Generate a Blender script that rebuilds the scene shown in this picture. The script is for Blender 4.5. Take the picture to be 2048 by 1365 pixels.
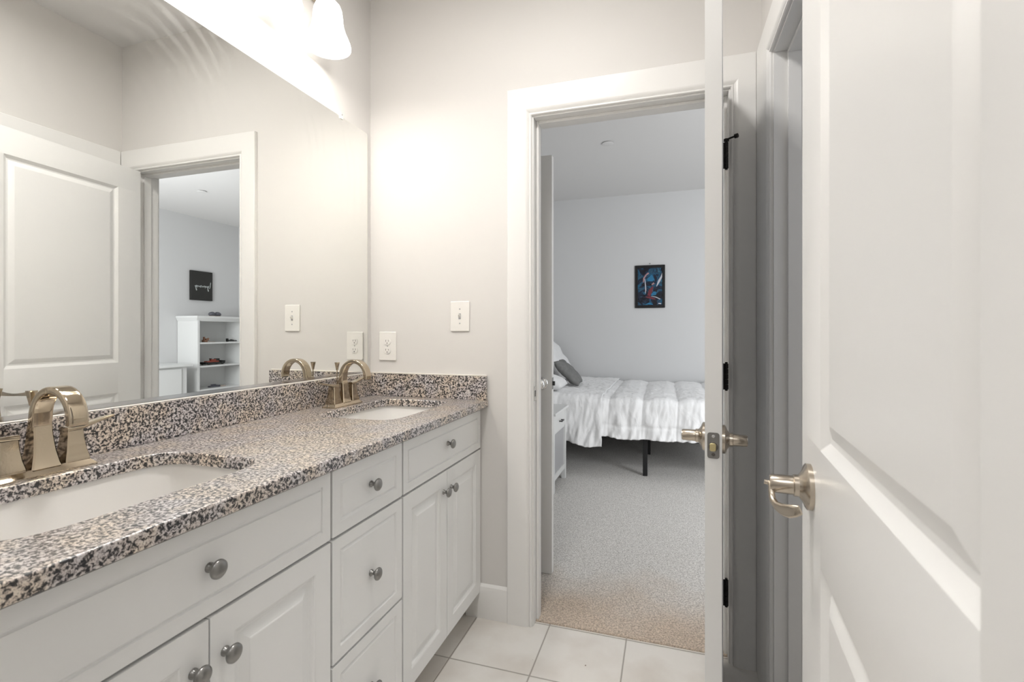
import bpy, bmesh, math, random
from mathutils import Vector, Matrix, noise
R = math.radians
scn = bpy.context.scene
for o in list(bpy.data.objects): bpy.data.objects.remove(o)
COL = scn.collection

# ------------------------------------------------------------------ camera
cam_d = bpy.data.cameras.new('camera'); cam = bpy.data.objects.new('camera', cam_d); COL.objects.link(cam)
cam.location = (0, 0, 1.178)
cam.rotation_euler = (R(90), 0, 0.30828)
cam_d.sensor_width = 36; cam_d.lens = 973.56 / 2048 * 36
cam_d.shift_x = -2.0 / 2048; cam_d.shift_y = -18.5 / 2048
cam_d.clip_start = 0.01
cam_d.dof.use_dof = True; cam_d.dof.focus_distance = 2.0; cam_d.dof.aperture_fstop = 8
scn.camera = cam
# ------------------------------------------------------------------ view
scn.view_settings.view_transform = 'Standard'; scn.view_settings.look = 'None'
scn.view_settings.gamma = 1; scn.view_settings.use_curve_mapping = False
scn.view_settings.exposure = 1.0
# ------------------------------------------------------------------ world and large lights
w = bpy.data.worlds.new('sky'); scn.world = w; w.use_nodes = True
w.node_tree.nodes['Background'].inputs[0].default_value = (.80, .90, 1, 1)
w.node_tree.nodes['Background'].inputs[1].default_value = 1.0

def area(name, loc, rot, sx, sy, power, col):
    l = bpy.data.lights.new(name, 'AREA'); l.shape = 'RECTANGLE'; l.size = sx; l.size_y = sy
    l.energy = power; l.color = col
    o = bpy.data.objects.new(name, l); COL.objects.link(o); o.location = loc; o.rotation_euler = rot
    return o
P_WINDOW, P_HALL, P_BULB, E_SHADE = 36, 8, .92, 1.0
area('window_daylight', (2.0, 2.03, 1.45), (R(90), 0, 0), 1.2, 1.45, P_WINDOW, (.95, .975, 1.0))       # daylight entering the bedroom window
area('hall_fill', (-.25, -.75, 2.70), (0, 0, 0), .9, .9, P_HALL, (1, 1, 1))                        # added soft fill in the hall, unseen behind the camera

area('ceiling_fill', (-.45, .95, 2.655), (0, 0, 0), .26, .26, 7.5, (1, .98, .955))                     # added fill below the unseen ceiling dome, brightens the bathroom
area('side_room_fill', (1.2, .9, 1.6), (0, R(90), 0), 0.9, .9, 1.3, (.80, .87, 1.0))                      # added cool fill, unseen beyond the right wall opening, tints the casing

# ------------------------------------------------------------------ materials
M = {}
def nodes(name):
    m = bpy.data.materials.new(name); m.use_nodes = True; nt = m.node_tree
    return m, nt, nt.nodes['Principled BSDF']
def N(nt, t, **k):
    n = nt.nodes.new(t)
    for a, b in k.items(): setattr(n, a, b)
    return n
def paint(name, col, rough=.5, metal=0, bump=0, bscale=60, var=0.0, coat=0):
    m, nt, p = nodes(name)
    p.inputs['Base Color'].default_value = (*col, 1); p.inputs['Roughness'].default_value = rough
    p.inputs['Metallic'].default_value = metal; p.inputs['Coat Weight'].default_value = coat
    tc = N(nt, 'ShaderNodeTexCoord')
    nz = N(nt, 'ShaderNodeTexNoise'); nz.inputs['Scale'].default_value = bscale; nz.inputs['Detail'].default_value = 3
    nt.links.new(tc.outputs['Object'], nz.inputs['Vector'])
    if bump:
        b = N(nt, 'ShaderNodeBump'); b.inputs['Strength'].default_value = bump; b.inputs['Distance'].default_value = .002
        nt.links.new(nz.outputs[0], b.inputs['Height']); nt.links.new(b.outputs[0], p.inputs['Normal'])
    if var:
        mx = N(nt, 'ShaderNodeMix', data_type='RGBA')
        mx.inputs[6].default_value = (*[c * (1 - var) for c in col], 1); mx.inputs[7].default_value = (*[min(1, c * (1 + var)) for c in col], 1)
        n2 = N(nt, 'ShaderNodeTexNoise'); n2.inputs['Scale'].default_value = bscale * .3
        nt.links.new(tc.outputs['Object'], n2.inputs['Vector'])
        nt.links.new(n2.outputs[0], mx.inputs[0]); nt.links.new(mx.outputs[2], p.inputs['Base Color'])
    M[name] = m; return m
paint('wall_paint', (.72, .70, .675), .6, bump=.06, bscale=180)
paint('bedroom_paint', (.66, .66, .66), .65, bump=.06, bscale=180)
paint('ceiling_paint', (.76, .75, .74), .8, bump=.08, bscale=120)
paint('trim_white', (.83, .82, .80), .35)
paint('door_white', (.83, .825, .81), .32, bump=.03, bscale=90)
paint('cabinet_white', (.87, .87, .86), .38)
paint('cabinet_inside', (.45, .42, .38), .7)
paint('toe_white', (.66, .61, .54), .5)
paint('plate_white', (.86, .84, .80), .25)
paint('slot_dark', (.10, .09, .08), .5)
paint('porcelain', (.83, .815, .79), .08, coat=.4)
paint('caulk', (.80, .76, .70), .5)
paint('nickel', (.52, .46, .385), .22, 1, bump=.02, bscale=300)
paint('faucet_nickel', (.52, .44, .335), .09, 1, bump=.02, bscale=200)
paint('pewter', (.30, .295, .285), .30, 1)
paint('chrome', (.75, .75, .75), .12, 1)
paint('bronze_black', (.025, .023, .022), .4, .6)
paint('brass', (.72, .62, .34), .3, 1)
paint('bed_black', (.006, .006, .007), .5)
paint('furniture_white', (.74, .745, .735), .35)
paint('furniture_grey', (.42, .42, .43), .5)
paint('mirror_edge', (.30, .32, .30), .3)
paint('pillow_grey', (.20, .20, .195), .9, bump=.6, bscale=120, var=.25)
paint('mattress', (.75, .75, .75), .9)
paint('toy_black', (.012, .014, .012), .5)
paint('toy_red', (.30, .055, .03), .5)
paint('toy_orange', (.34, .17, .10), .5)
paint('toy_grey', (.10, .10, .12), .4)
paint('toy_tan', (.5, .42, .36), .5)
paint('sign_black', (.012, .012, .010), .5)
paint('letter_white', (.7, .75, .74), .6)
paint('frame_black', (.004, .004, .005), .35)
paint('steel_dark', (.06, .06, .06), .4, .5)
paint('glass_bulb', (.9, .9, .88), .3)

def fabric(name, col):
    m, nt, p = nodes(name); p.inputs['Base Color'].default_value = (*col, 1); p.inputs['Roughness'].default_value = .85
    p.inputs['Sheen Weight'].default_value = .2
    tc = N(nt, 'ShaderNodeTexCoord'); mp = N(nt, 'ShaderNodeMapping'); mp.inputs['Scale'].default_value = (1, 1, .45)
    nz = N(nt, 'ShaderNodeTexNoise'); nz.inputs['Scale'].default_value = 22; nz.inputs['Detail'].default_value = 5; nz.inputs['Distortion'].default_value = .8
    b = N(nt, 'ShaderNodeBump'); b.inputs['Strength'].default_value = .55; b.inputs['Distance'].default_value = .012
    nt.links.new(tc.outputs['Object'], mp.inputs[0]); nt.links.new(mp.outputs[0], nz.inputs['Vector'])
    nt.links.new(nz.outputs[0], b.inputs['Height']); nt.links.new(b.outputs[0], p.inputs['Normal'])
    M[name] = m
fabric('white_cotton', (.90, .90, .90))

def granite():
    m, nt, p = nodes('granite')
    tc = N(nt, 'ShaderNodeTexCoord')
    def noi(sc, det, rough=.6, dist=0):
        n = N(nt, 'ShaderNodeTexNoise'); n.inputs['Scale'].default_value = sc; n.inputs['Detail'].default_value = det
        n.inputs['Roughness'].default_value = rough; n.inputs['Distortion'].default_value = dist
        nt.links.new(tc.outputs['Object'], n.inputs['Vector']); return n
    a = noi(175, 3, .55, .5)
    r = N(nt, 'ShaderNodeValToRGB'); e = r.color_ramp.elements
    e[0].position = .405; e[0].color = (.016, .016, .019, 1)
    e[1].position = .455; e[1].color = (.10, .088, .08, 1)
    for pos, c in ((.488, (.30, .27, .245, 1)), (.526, (.66, .58, .53, 1)), (.66, (.84, .80, .74, 1))):
        x = r.color_ramp.elements.new(pos); x.color = c
    nt.links.new(a.outputs[0], r.inputs[0])
    b = noi(420, 2); r2 = N(nt, 'ShaderNodeValToRGB'); e = r2.color_ramp.elements
    e[0].position = .36; e[0].color = (.22, .20, .19, 1); e[1].position = .44; e[1].color = (1, 1, 1, 1)
    nt.links.new(b.outputs[0], r2.inputs[0])
    mx = N(nt, 'ShaderNodeMix', data_type='RGBA', blend_type='MULTIPLY'); mx.inputs[0].default_value = .8
    nt.links.new(r.outputs[0], mx.inputs[6]); nt.links.new(r2.outputs[0], mx.inputs[7])
    c = noi(14, 2); r3 = N(nt, 'ShaderNodeValToRGB'); e = r3.color_ramp.elements
    e[0].position = .4; e[0].color = (.86, .88, .95, 1); e[1].position = .62; e[1].color = (1.0, .95, .87, 1)
    nt.links.new(c.outputs[0], r3.inputs[0])
    m2 = N(nt, 'ShaderNodeMix', data_type='RGBA', blend_type='MULTIPLY'); m2.inputs[0].default_value = 1
    nt.links.new(mx.outputs[2], m2.inputs[6]); nt.links.new(r3.outputs[0], m2.inputs[7])
    nt.links.new(m2.outputs[2], p.inputs['Base Color'])
    p.inputs['Roughness'].default_value = .3; p.inputs['Coat Weight'].default_value = .8; p.inputs['Coat Roughness'].default_value = .22
    M['granite'] = m
granite()

def tile():
    m, nt, p = nodes('floor_tile')
    g = N(nt, 'ShaderNodeNewGeometry'); s = N(nt, 'ShaderNodeSeparateXYZ'); nt.links.new(g.outputs['Position'], s.inputs[0])
    def mth(op, a, b=None, c=None):
        n = N(nt, 'ShaderNodeMath', operation=op)
        for i, v in enumerate((a, b, c)):
            if v is None: continue
            if isinstance(v, (int, float)): n.inputs[i].default_value = v
            else: nt.links.new(v, n.inputs[i])
        return n.outputs[0]
    def line(ax, off):
        t = mth('ADD', ax, off + 30 * .3); t = mth('MODULO', t, .3); t = mth('SUBTRACT', t, .15); t = mth('ABSOLUTE', t)
        return mth('SUBTRACT', .15, t)          # distance to the nearest joint
    dd = mth('MINIMUM', line(s.outputs[0], .452), line(s.outputs[1], -1.604))
    r = N(nt, 'ShaderNodeValToRGB'); r.color_ramp.elements[0].position = .002; r.color_ramp.elements[1].position = .0032
    r.color_ramp.elements[0].color = (0, 0, 0, 1); r.color_ramp.elements[1].color = (1, 1, 1, 1)
    nt.links.new(dd, r.inputs[0])
    nz = N(nt, 'ShaderNodeTexNoise'); nz.inputs['Scale'].default_value = 5; nz.inputs['Detail'].default_value = 6
    nt.links.new(g.outputs['Position'], nz.inputs['Vector'])
    tr = N(nt, 'ShaderNodeValToRGB'); tr.color_ramp.elements[0].position = .3; tr.color_ramp.elements[0].color = (.70, .66, .61, 1)
    tr.color_ramp.elements[1].position = .55; tr.color_ramp.elements[1].color = (.80, .775, .735, 1)
    nt.links.new(nz.outputs[0], tr.inputs[0])
    sp = N(nt, 'ShaderNodeTexNoise'); sp.inputs['Scale'].default_value = 34; sp.inputs['Detail'].default_value = 2
    nt.links.new(g.outputs['Position'], sp.inputs['Vector'])
    sr = N(nt, 'ShaderNodeValToRGB'); sr.color_ramp.elements[0].position = .235; sr.color_ramp.elements[0].color = (.25, .2, .16, 1)
    sr.color_ramp.elements[1].position = .26; sr.color_ramp.elements[1].color = (1, 1, 1, 1)
    nt.links.new(sp.outputs[0], sr.inputs[0])
    mm = N(nt, 'ShaderNodeMix', data_type='RGBA', blend_type='MULTIPLY'); mm.inputs[0].default_value = 1
    nt.links.new(tr.outputs[0], mm.inputs[6]); nt.links.new(sr.outputs[0], mm.inputs[7])
    mx = N(nt, 'ShaderNodeMix', data_type='RGBA'); mx.inputs[6].default_value = (.30, .27, .235, 1)
    nt.links.new(r.outputs[0], mx.inputs[0]); nt.links.new(mm.outputs[2], mx.inputs[7])
    nt.links.new(mx.outputs[2], p.inputs['Base Color']); p.inputs['Roughness'].default_value = .3
    b = N(nt, 'ShaderNodeBump'); b.inputs['Strength'].default_value = .6; b.inputs['Distance'].default_value = .002
    nt.links.new(r.outputs[0], b.inputs['Height']); nt.links.new(b.outputs[0], p.inputs['Normal'])
    M['floor_tile'] = m
tile()

def carpet():
    m, nt, p = nodes('carpet')
    g = N(nt, 'ShaderNodeNewGeometry')
    n1 = N(nt, 'ShaderNodeTexNoise'); n1.inputs['Scale'].default_value = 150; n1.inputs['Detail'].default_value = 4; n1.inputs['Roughness'].default_value = .75
    n2 = N(nt, 'ShaderNodeTexNoise'); n2.inputs['Scale'].default_value = 3.5; n2.inputs['Detail'].default_value = 4
    for n in (n1, n2): nt.links.new(g.outputs['Position'], n.inputs['Vector'])
    r = N(nt, 'ShaderNodeValToRGB'); e = r.color_ramp.elements
    e[0].position = .33; e[0].color = (.33, .31, .29, 1); e[1].position = .62; e[1].color = (.88, .86, .83, 1)
    nt.links.new(n1.outputs[0], r.inputs[0])
    # brown strip by the threshold: stain and warm bathroom light put into the colour
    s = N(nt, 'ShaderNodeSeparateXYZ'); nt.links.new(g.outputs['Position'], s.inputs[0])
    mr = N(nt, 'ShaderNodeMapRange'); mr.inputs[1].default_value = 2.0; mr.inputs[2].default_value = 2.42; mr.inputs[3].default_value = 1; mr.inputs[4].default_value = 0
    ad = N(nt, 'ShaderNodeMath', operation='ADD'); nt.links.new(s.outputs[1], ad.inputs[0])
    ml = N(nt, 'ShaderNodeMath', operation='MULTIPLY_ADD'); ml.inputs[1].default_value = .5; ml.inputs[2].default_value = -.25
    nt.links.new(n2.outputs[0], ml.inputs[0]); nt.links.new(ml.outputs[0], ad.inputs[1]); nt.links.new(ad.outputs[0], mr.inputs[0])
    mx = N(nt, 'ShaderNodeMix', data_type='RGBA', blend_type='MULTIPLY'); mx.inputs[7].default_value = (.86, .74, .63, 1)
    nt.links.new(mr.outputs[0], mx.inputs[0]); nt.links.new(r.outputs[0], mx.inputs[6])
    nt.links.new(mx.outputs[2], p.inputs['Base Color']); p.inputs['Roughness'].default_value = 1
    b = N(nt, 'ShaderNodeBump'); b.inputs['Strength'].default_value = .5; b.inputs['Distance'].default_value = .006
    nt.links.new(n1.outputs[0], b.inputs['Height']); nt.links.new(b.outputs[0], p.inputs['Normal'])
    M['carpet'] = m
carpet()

def mirror_mat():
    m, nt, p = nodes('mirror_glass')
    out = nt.nodes['Material Output']; nt.nodes.remove(p)
    g = N(nt, 'ShaderNodeBsdfGlossy'); g.inputs[0].default_value = (.90, .905, .885, 1); g.inputs['Roughness'].default_value = 0
    g2 = N(nt, 'ShaderNodeBsdfDiffuse'); g2.inputs[0].default_value = (.9, .9, .9, 1)
    tc = N(nt, 'ShaderNodeTexCoord')
    mp = N(nt, 'ShaderNodeMapping'); mp.inputs['Location'].default_value = (0, .25, -.75)
    nt.links.new(tc.outputs['Object'], mp.inputs[0])
    wv = N(nt, 'ShaderNodeTexWave', wave_type='RINGS', rings_direction='X'); wv.inputs["Scale"].default_value = 7; wv.inputs["Distortion"].default_value = 3
    wv.inputs['Detail'].default_value = 3; wv.inputs['Detail Scale'].default_value = 1.2
    nt.links.new(mp.outputs[0], wv.inputs['Vector'])
    nz = N(nt, 'ShaderNodeTexNoise'); nz.inputs['Scale'].default_value = 2.3; nz.inputs['Detail'].default_value = 3
    nt.links.new(tc.outputs['Object'], nz.inputs['Vector'])
    rp = N(nt, 'ShaderNodeValToRGB'); rp.color_ramp.elements[0].position = .44; rp.color_ramp.elements[1].position = .68
    nt.links.new(nz.outputs[0], rp.inputs[0])
    r2 = N(nt, 'ShaderNodeValToRGB'); r2.color_ramp.elements[0].position = .35; r2.color_ramp.elements[1].position = .95
    nt.links.new(wv.outputs[1], r2.inputs[0])
    a0 = N(nt, 'ShaderNodeMath', operation='MULTIPLY'); nt.links.new(rp.outputs[0], a0.inputs[0]); nt.links.new(r2.outputs[0], a0.inputs[1])
    sx = N(nt, 'ShaderNodeSeparateXYZ'); nt.links.new(tc.outputs['Object'], sx.inputs[0])
    mr = N(nt, 'ShaderNodeMapRange'); mr.inputs[1].default_value = .60; mr.inputs[2].default_value = .95; nt.links.new(sx.outputs[2], mr.inputs[0])
    a = N(nt, 'ShaderNodeMath', operation='MULTIPLY'); nt.links.new(a0.outputs[0], a.inputs[0]); nt.links.new(mr.outputs[0], a.inputs[1])
    b = N(nt, 'ShaderNodeMath', operation='MULTIPLY_ADD'); b.inputs[1].default_value = .075; b.inputs[2].default_value = .004
    nt.links.new(a.outputs[0], b.inputs[0])
    mx = N(nt, 'ShaderNodeMixShader'); nt.links.new(b.outputs[0], mx.inputs[0]); nt.links.new(g.outputs[0], mx.inputs[1]); nt.links.new(g2.outputs[0], mx.inputs[2])
    nt.links.new(mx.outputs[0], out.inputs[0]); M['mirror_glass'] = m
mirror_mat()

def emit(name, col, s, base=(.9, .9, .88)):
    m, nt, p = nodes(name); p.inputs['Base Color'].default_value = (*base, 1); p.inputs['Roughness'].default_value = .3
    p.inputs['Emission Color'].default_value = (*col, 1); p.inputs['Emission Strength'].default_value = s
    M[name] = m
emit('shade_glass', (1, .955, .90), E_SHADE)
emit('bulb_glow', (1, .93, .84), 12)

def clear_glass():
    m, nt, p = nodes('clear_glass'); p.inputs['Transmission Weight'].default_value = 1; p.inputs['Roughness'].default_value = .02
    p.inputs['IOR'].default_value = 1.45; p.inputs['Base Color'].default_value = (.96, .98, .98, 1); M['clear_glass'] = m
clear_glass()

def print_mat():
    m, nt, p = nodes('abstract_print')
    tc = N(nt, 'ShaderNodeTexCoord')
    n = N(nt, 'ShaderNodeTexNoise'); n.inputs['Scale'].default_value = 9; n.inputs['Detail'].default_value = 3; n.inputs['Distortion'].default_value = 1.6
    nt.links.new(tc.outputs['Object'], n.inputs['Vector'])
    r = N(nt, 'ShaderNodeValToRGB'); e = r.color_ramp.elements
    e[0].position = .38; e[0].color = (.004, .005, .012, 1); e[1].position = .50; e[1].color = (.01, .02, .045, 1)
    for pos, c in ((.55, (.02, .12, .22, 1)), (.60, (.015, .03, .06, 1)), (.70, (.05, .2, .3, 1))):
        x = r.color_ramp.elements.new(pos); x.color = c
    nt.links.new(n.outputs[0], r.inputs[0]); nt.links.new(r.outputs[0], p.inputs['Base Color']); p.inputs['Roughness'].default_value = .25
    M['abstract_print'] = m
print_mat()
paint('print_blue', (.02, .17, .33), .3); paint('print_red', (.16, .03, .045), .3); paint('print_white', (.55, .56, .62), .3)
paint('print_pink', (.42, .25, .26), .3)

# ------------------------------------------------------------------ mesh builder
class MB:
    def __init__(s): s.bm = bmesh.new()
    def face(s, vs):
        try: return s.bm.faces.new([v if isinstance(v, bmesh.types.BMVert) else s.bm.verts.new(v) for v in vs])
        except ValueError: return None
    def box(s, x0, x1, y0, y1, z0, z1):
        x0, x1 = min(x0, x1), max(x0, x1); y0, y1 = min(y0, y1), max(y0, y1); z0, z1 = min(z0, z1), max(z0, z1)
        v = [s.bm.verts.new(p) for p in ((x0,y0,z0),(x1,y0,z0),(x1,y1,z0),(x0,y1,z0),(x0,y0,z1),(x1,y0,z1),(x1,y1,z1),(x0,y1,z1))]
        for f in ((0,3,2,1),(4,5,6,7),(0,1,5,4),(1,2,6,5),(2,3,7,6),(3,0,4,7)): s.face([v[i] for i in f])
        return s
    def loft(s, rings, close=True, cap0=True, cap1=True):
        vr = [[s.bm.verts.new(p) for p in r] for r in rings]
        n = len(vr[0])
        for a, b in zip(vr[:-1], vr[1:]):
            for i in range(n if close else n - 1):
                j = (i + 1) % n; s.face([a[i], a[j], b[j], b[i]])
        if cap0: s.face(list(reversed(vr[0])))
        if cap1: s.face(vr[-1])
        return s
    def lathe(s, o, axis, prof, seg=28, cap0=True, cap1=True):
        """prof: (distance along axis, radius)"""
        a = Vector(axis).normalized(); t = Vector((0, 0, 1)) if abs(a.z) < .9 else Vector((1, 0, 0))
        u = a.cross(t).normalized(); v = a.cross(u)
        o = Vector(o)
        rings = [[o + a * h + (u * math.cos(k * 2 * math.pi / seg) + v * math.sin(k * 2 * math.pi / seg)) * max(r, 1e-5) for k in range(seg)] for h, r in prof]
        return s.loft(rings, cap0=cap0, cap1=cap1)
    def cyl(s, a, b, r, seg=20):
        a = Vector(a); b = Vector(b); return s.lathe(a, b - a, [(0, r), ((b - a).length, r)], seg)
    def sweep(s, path, side, ws, ts, n=4, seg=16):
        """superelliptic section; ws = width along 'side', ts = thickness"""
        path = [Vector(p) for p in path]; side = Vector(side).normalized(); rings = []
        for i, p in enumerate(path):
            t = (path[min(i + 1, len(path) - 1)] - path[max(i - 1, 0)]).normalized()
            sd = (side - t * side.dot(t)).normalized(); nn = t.cross(sd)
            wd = ws[i] if hasattr(ws, '__len__') else ws; th = ts[i] if hasattr(ts, '__len__') else ts
            ring = []
            for k in range(seg):
                a = (k + .5) * 2 * math.pi / seg; c, sn = math.cos(a), math.sin(a)
                ring.append(p + sd * (wd / 2 * math.copysign(abs(c) ** (2 / n), c)) + nn * (th / 2 * math.copysign(abs(sn) ** (2 / n), sn)))
            rings.append(ring)
        return s.loft(rings)
    def prism(s, pts, f, t0, t1):
        """pts 2-D outline, f(a,b,t)->3-D"""
        return s.loft([[f(a, b, t0) for a, b in pts], [f(a, b, t1) for a, b in pts]])
    def build(s, name, mat, parent=None, bevel=0, smooth=True, world=True, seg=2, angle=35, sub=0):
        bm = s.bm; bmesh.ops.remove_doubles(bm, verts=bm.verts, dist=1e-6)
        bmesh.ops.recalc_face_normals(bm, faces=bm.faces)
        if parent and world:
            bmesh.ops.translate(bm, verts=bm.verts, vec=-world_loc(parent))
        me = bpy.data.meshes.new(name); bm.to_mesh(me); bm.free()
        me.materials.append(M[mat] if isinstance(mat, str) else mat)
        if smooth:
            me.shade_smooth(); me.set_sharp_from_angle(angle=R(angle))
        o = bpy.data.objects.new(name, me); COL.objects.link(o)
        if parent: o.parent = parent
        if bevel:
            b = o.modifiers.new('bevel', 'BEVEL'); b.width = bevel; b.segments = seg; b.limit_method = 'ANGLE'; b.angle_limit = R(40); b.harden_normals = False
        if sub:
            q = o.modifiers.new('sub', 'SUBSURF'); q.levels = sub; q.render_levels = sub
        return o
def world_loc(o):
    v = Vector((0, 0, 0))
    while o: v += o.location; o = o.parent
    return v
def tag(o, label=None, cat=None, group=None, kind=None):
    if label: o['label'] = label
    if cat: o['category'] = cat
    if group: o['group'] = group
    if kind: o['kind'] = kind
    return o
def thing(name, label, cat, loc=(0, 0, 0), rz=0, group=None):
    o = bpy.data.objects.new(name, None); COL.objects.link(o); o.location = loc; o.rotation_euler = (0, 0, rz); o.empty_display_size = .05
    return tag(o, label, cat, group)
def struct(o, label, cat='structure'): return tag(o, label, cat, kind='structure')
def copy_tree(o, parent=None):
    c = o.copy(); COL.objects.link(c)
    if parent: c.parent = parent
    for ch in [x for x in bpy.data.objects if x.parent == o]: copy_tree(ch, c)
    return c

# ------------------------------------------------------------------ key measures
WX, RX, BY, FY = -1.2676, .31, 1.88, .17        # mirror wall, right wall, back wall, front wall (inner faces)
CZ = 2.727; T = .12
BX0, BX1, BY1 = -1.35, 3.55, 5.65               # bedroom
DX0, DX1, DZ = -.512, .205, 2.035               # bedroom doorway (jamb faces)
CX0, CX1 = .955, 1.665                          # right wall doorway (along y)
# ------------------------------------------------------------------ shell
fl = MB().box(WX - T, RX + 1.05, -1.6, 1.913, -.05, 0).build('floor', 'floor_tile'); struct(fl, 'glossy off-white square floor tiles of the bathroom', 'floor')
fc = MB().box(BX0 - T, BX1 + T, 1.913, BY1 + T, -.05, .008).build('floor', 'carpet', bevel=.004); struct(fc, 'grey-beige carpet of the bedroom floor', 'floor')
m = MB().box(WX - T, RX + 1.05, -1.6, BY + .06, CZ, CZ + .1).build('ceiling', 'ceiling_paint'); struct(m, 'bathroom ceiling seen in the mirror', 'ceiling')
m = MB().box(BX0 - T, BX1 + T, BY + .06, BY1 + T, CZ, CZ + .1).build('ceiling', 'ceiling_paint'); struct(m, 'bedroom ceiling', 'ceiling')
m = MB().box(WX - T, WX, -1.6, BY, 0, CZ).build('wall_left', 'wall_paint'); struct(m, 'greige bathroom wall behind the mirror', 'wall')
b = MB(); jy0, jy1 = DX0 - .02, DX1 + .02
b.box(WX - T, jy0, BY, BY + T, 0, CZ).box(jy0, jy1, BY, BY + T, DZ + .02, CZ).box(jy1, 1.35, BY, BY + T, 0, CZ)
b.box(1.35, BX1 + T, BY, BY + T, 0, .72).box(1.35, BX1 + T, BY, BY + T, 2.18, CZ).box(2.65, BX1 + T, BY, BY + T, .72, 2.18)
struct(b.build('wall_back', 'wall_paint'), 'greige bathroom end wall pierced by the bedroom doorway', 'wall')
b = MB(); b.box(RX, RX + T, CX1 + .02, BY, 0, CZ).box(RX, RX + T, CX0 - .02, CX1 + .02, DZ + .02, CZ).box(RX, RX + T, FY - T, CX0 - .02, 0, CZ)
struct(b.build('wall_right', 'wall_paint'), 'greige bathroom wall at right with a cased opening', 'wall')
b = MB(); b.box(WX, -.57, FY - T, FY, 0, CZ).box(.16, RX, FY - T, FY, 0, CZ).box(-.57, .16, FY - T, FY, DZ + .02, CZ)
struct(b.build('wall_front', 'wall_paint'), 'bathroom wall the camera looks in through', 'wall')
b = MB(); b.box(WX, RX + 1.05, -1.6, -1.5, 0, CZ).box(RX + .95, RX + 1.05, -1.5, BY, 0, CZ)
struct(b.build('wall_far_front', 'wall_paint'), 'outer walls of hall and side room', 'wall')
b = MB().box(BX0 - T, BX1 + T, BY1, BY1 + T, 0, CZ); struct(b.build('wall_far', 'bedroom_paint'), 'pale grey bedroom wall behind the bed', 'wall')
b = MB().box(BX0 - T, BX0, BY + T, BY1, 0, CZ); struct(b.build('wall_far_left', 'bedroom_paint'), 'bedroom wall at the head of the bed', 'wall')
b = MB().box(BX1, BX1 + T, BY + T, BY1, 0, CZ); struct(b.build('wall_far_right', 'bedroom_paint'), 'grey bedroom wall behind the bookcase', 'wall')

# bedroom window (in the front wall of the bedroom, beside the bathroom)
wi = bpy.data.objects.new('window_1', None); COL.objects.link(wi); wi.location = (2.0, BY, .72); struct(wi, 'bedroom window out of view', 'window')
b = MB()
b.box(1.35, 1.41, BY + .02, BY + .07, .72, 2.18).box(2.59, 2.65, BY + .02, BY + .07, .72, 2.18).box(1.35, 2.65, BY + .02, BY + .07, .72, .78).box(1.35, 2.65, BY + .02, BY + .07, 2.12, 2.18).box(1.35, 2.65, BY + .02, BY + .07, 1.43, 1.47)
b.build('window_frame', 'trim_white', wi); MB().box(1.41, 2.59, BY + .04, BY + .045, .78, 2.12).build('pane', 'clear_glass', wi)

# ------------------------------------------------------------------ casings: profile = (distance from opening edge, thickness)
PROF = [(.006, 0), (.006, .008), (.009, .012), (.013, .012), (.016, .008), (.021, .013), (.026, .016), (.032, .018), (.100, .018)]
def casing(a0, a1, zt, f, w0, w1, wt):
    """3-sided mitred casing; f(a, z, t) maps to world; w* = widths left, right, top"""
    b = MB()
    def prof(wd):
        return [(d, t) for d, t in PROF[:-1]] + [(wd - .002, .018), (wd, .016), (wd, 0)]
    pl, pr, pt = prof(w0), prof(w1), prof(wt)
    rings = [[f(a0 - d, 0, t) for d, t in pl],
             [f(a0 - dl, zt + dt, t) for (dl, t), (dt, _) in zip(pl, pt)],
             [f(a1 + dr, zt + dt, t) for (dr, t), (dt, _) in zip(pr, pt)],
             [f(a1 + d, 0, t) for d, t in pr]]
    return b.loft(rings)
fb = lambda a, z, t: (a, BY - t, z)
struct(casing(DX0, DX1, DZ, fb, .106, .088, .116).build('trim_1', 'trim_white', angle=25), 'white door casing around the bedroom doorway', 'trim')
fr = lambda a, z, t: (RX - t, a, z)
struct(casing(CX0, CX1, DZ, fr, .1, .197, .116).build('trim_2', 'trim_white', angle=25), 'white casing around the side opening behind the doors', 'trim')
fbb = lambda a, z, t: (a, BY + T + t, z)
struct(casing(DX0, DX1, DZ, fbb, .1, .1, .116).build('trim_3', 'trim_white', angle=25), 'white casing on the bedroom side of the doorway', 'trim')
# jambs with stops
b = MB()
b.box(DX0 - .02, DX0, BY - .001, BY + T, 0, DZ + .02).box(DX1, DX1 + .02, BY - .001, BY + T, 0, DZ + .02).box(DX0, DX1, BY - .001, BY + T, DZ, DZ + .02)
b.box(DX0, DX0 + .011, BY + .038, BY + .075, 0, DZ).box(DX1 - .011, DX1, BY + .038, BY + .075, 0, DZ).box(DX0 + .011, DX1 - .011, BY + .038, BY + .075, DZ - .011, DZ)
jm = b.build('trim_4', 'trim_white', bevel=.0015); struct(jm, 'white jamb and stop lining the bedroom doorway', 'trim')
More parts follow.
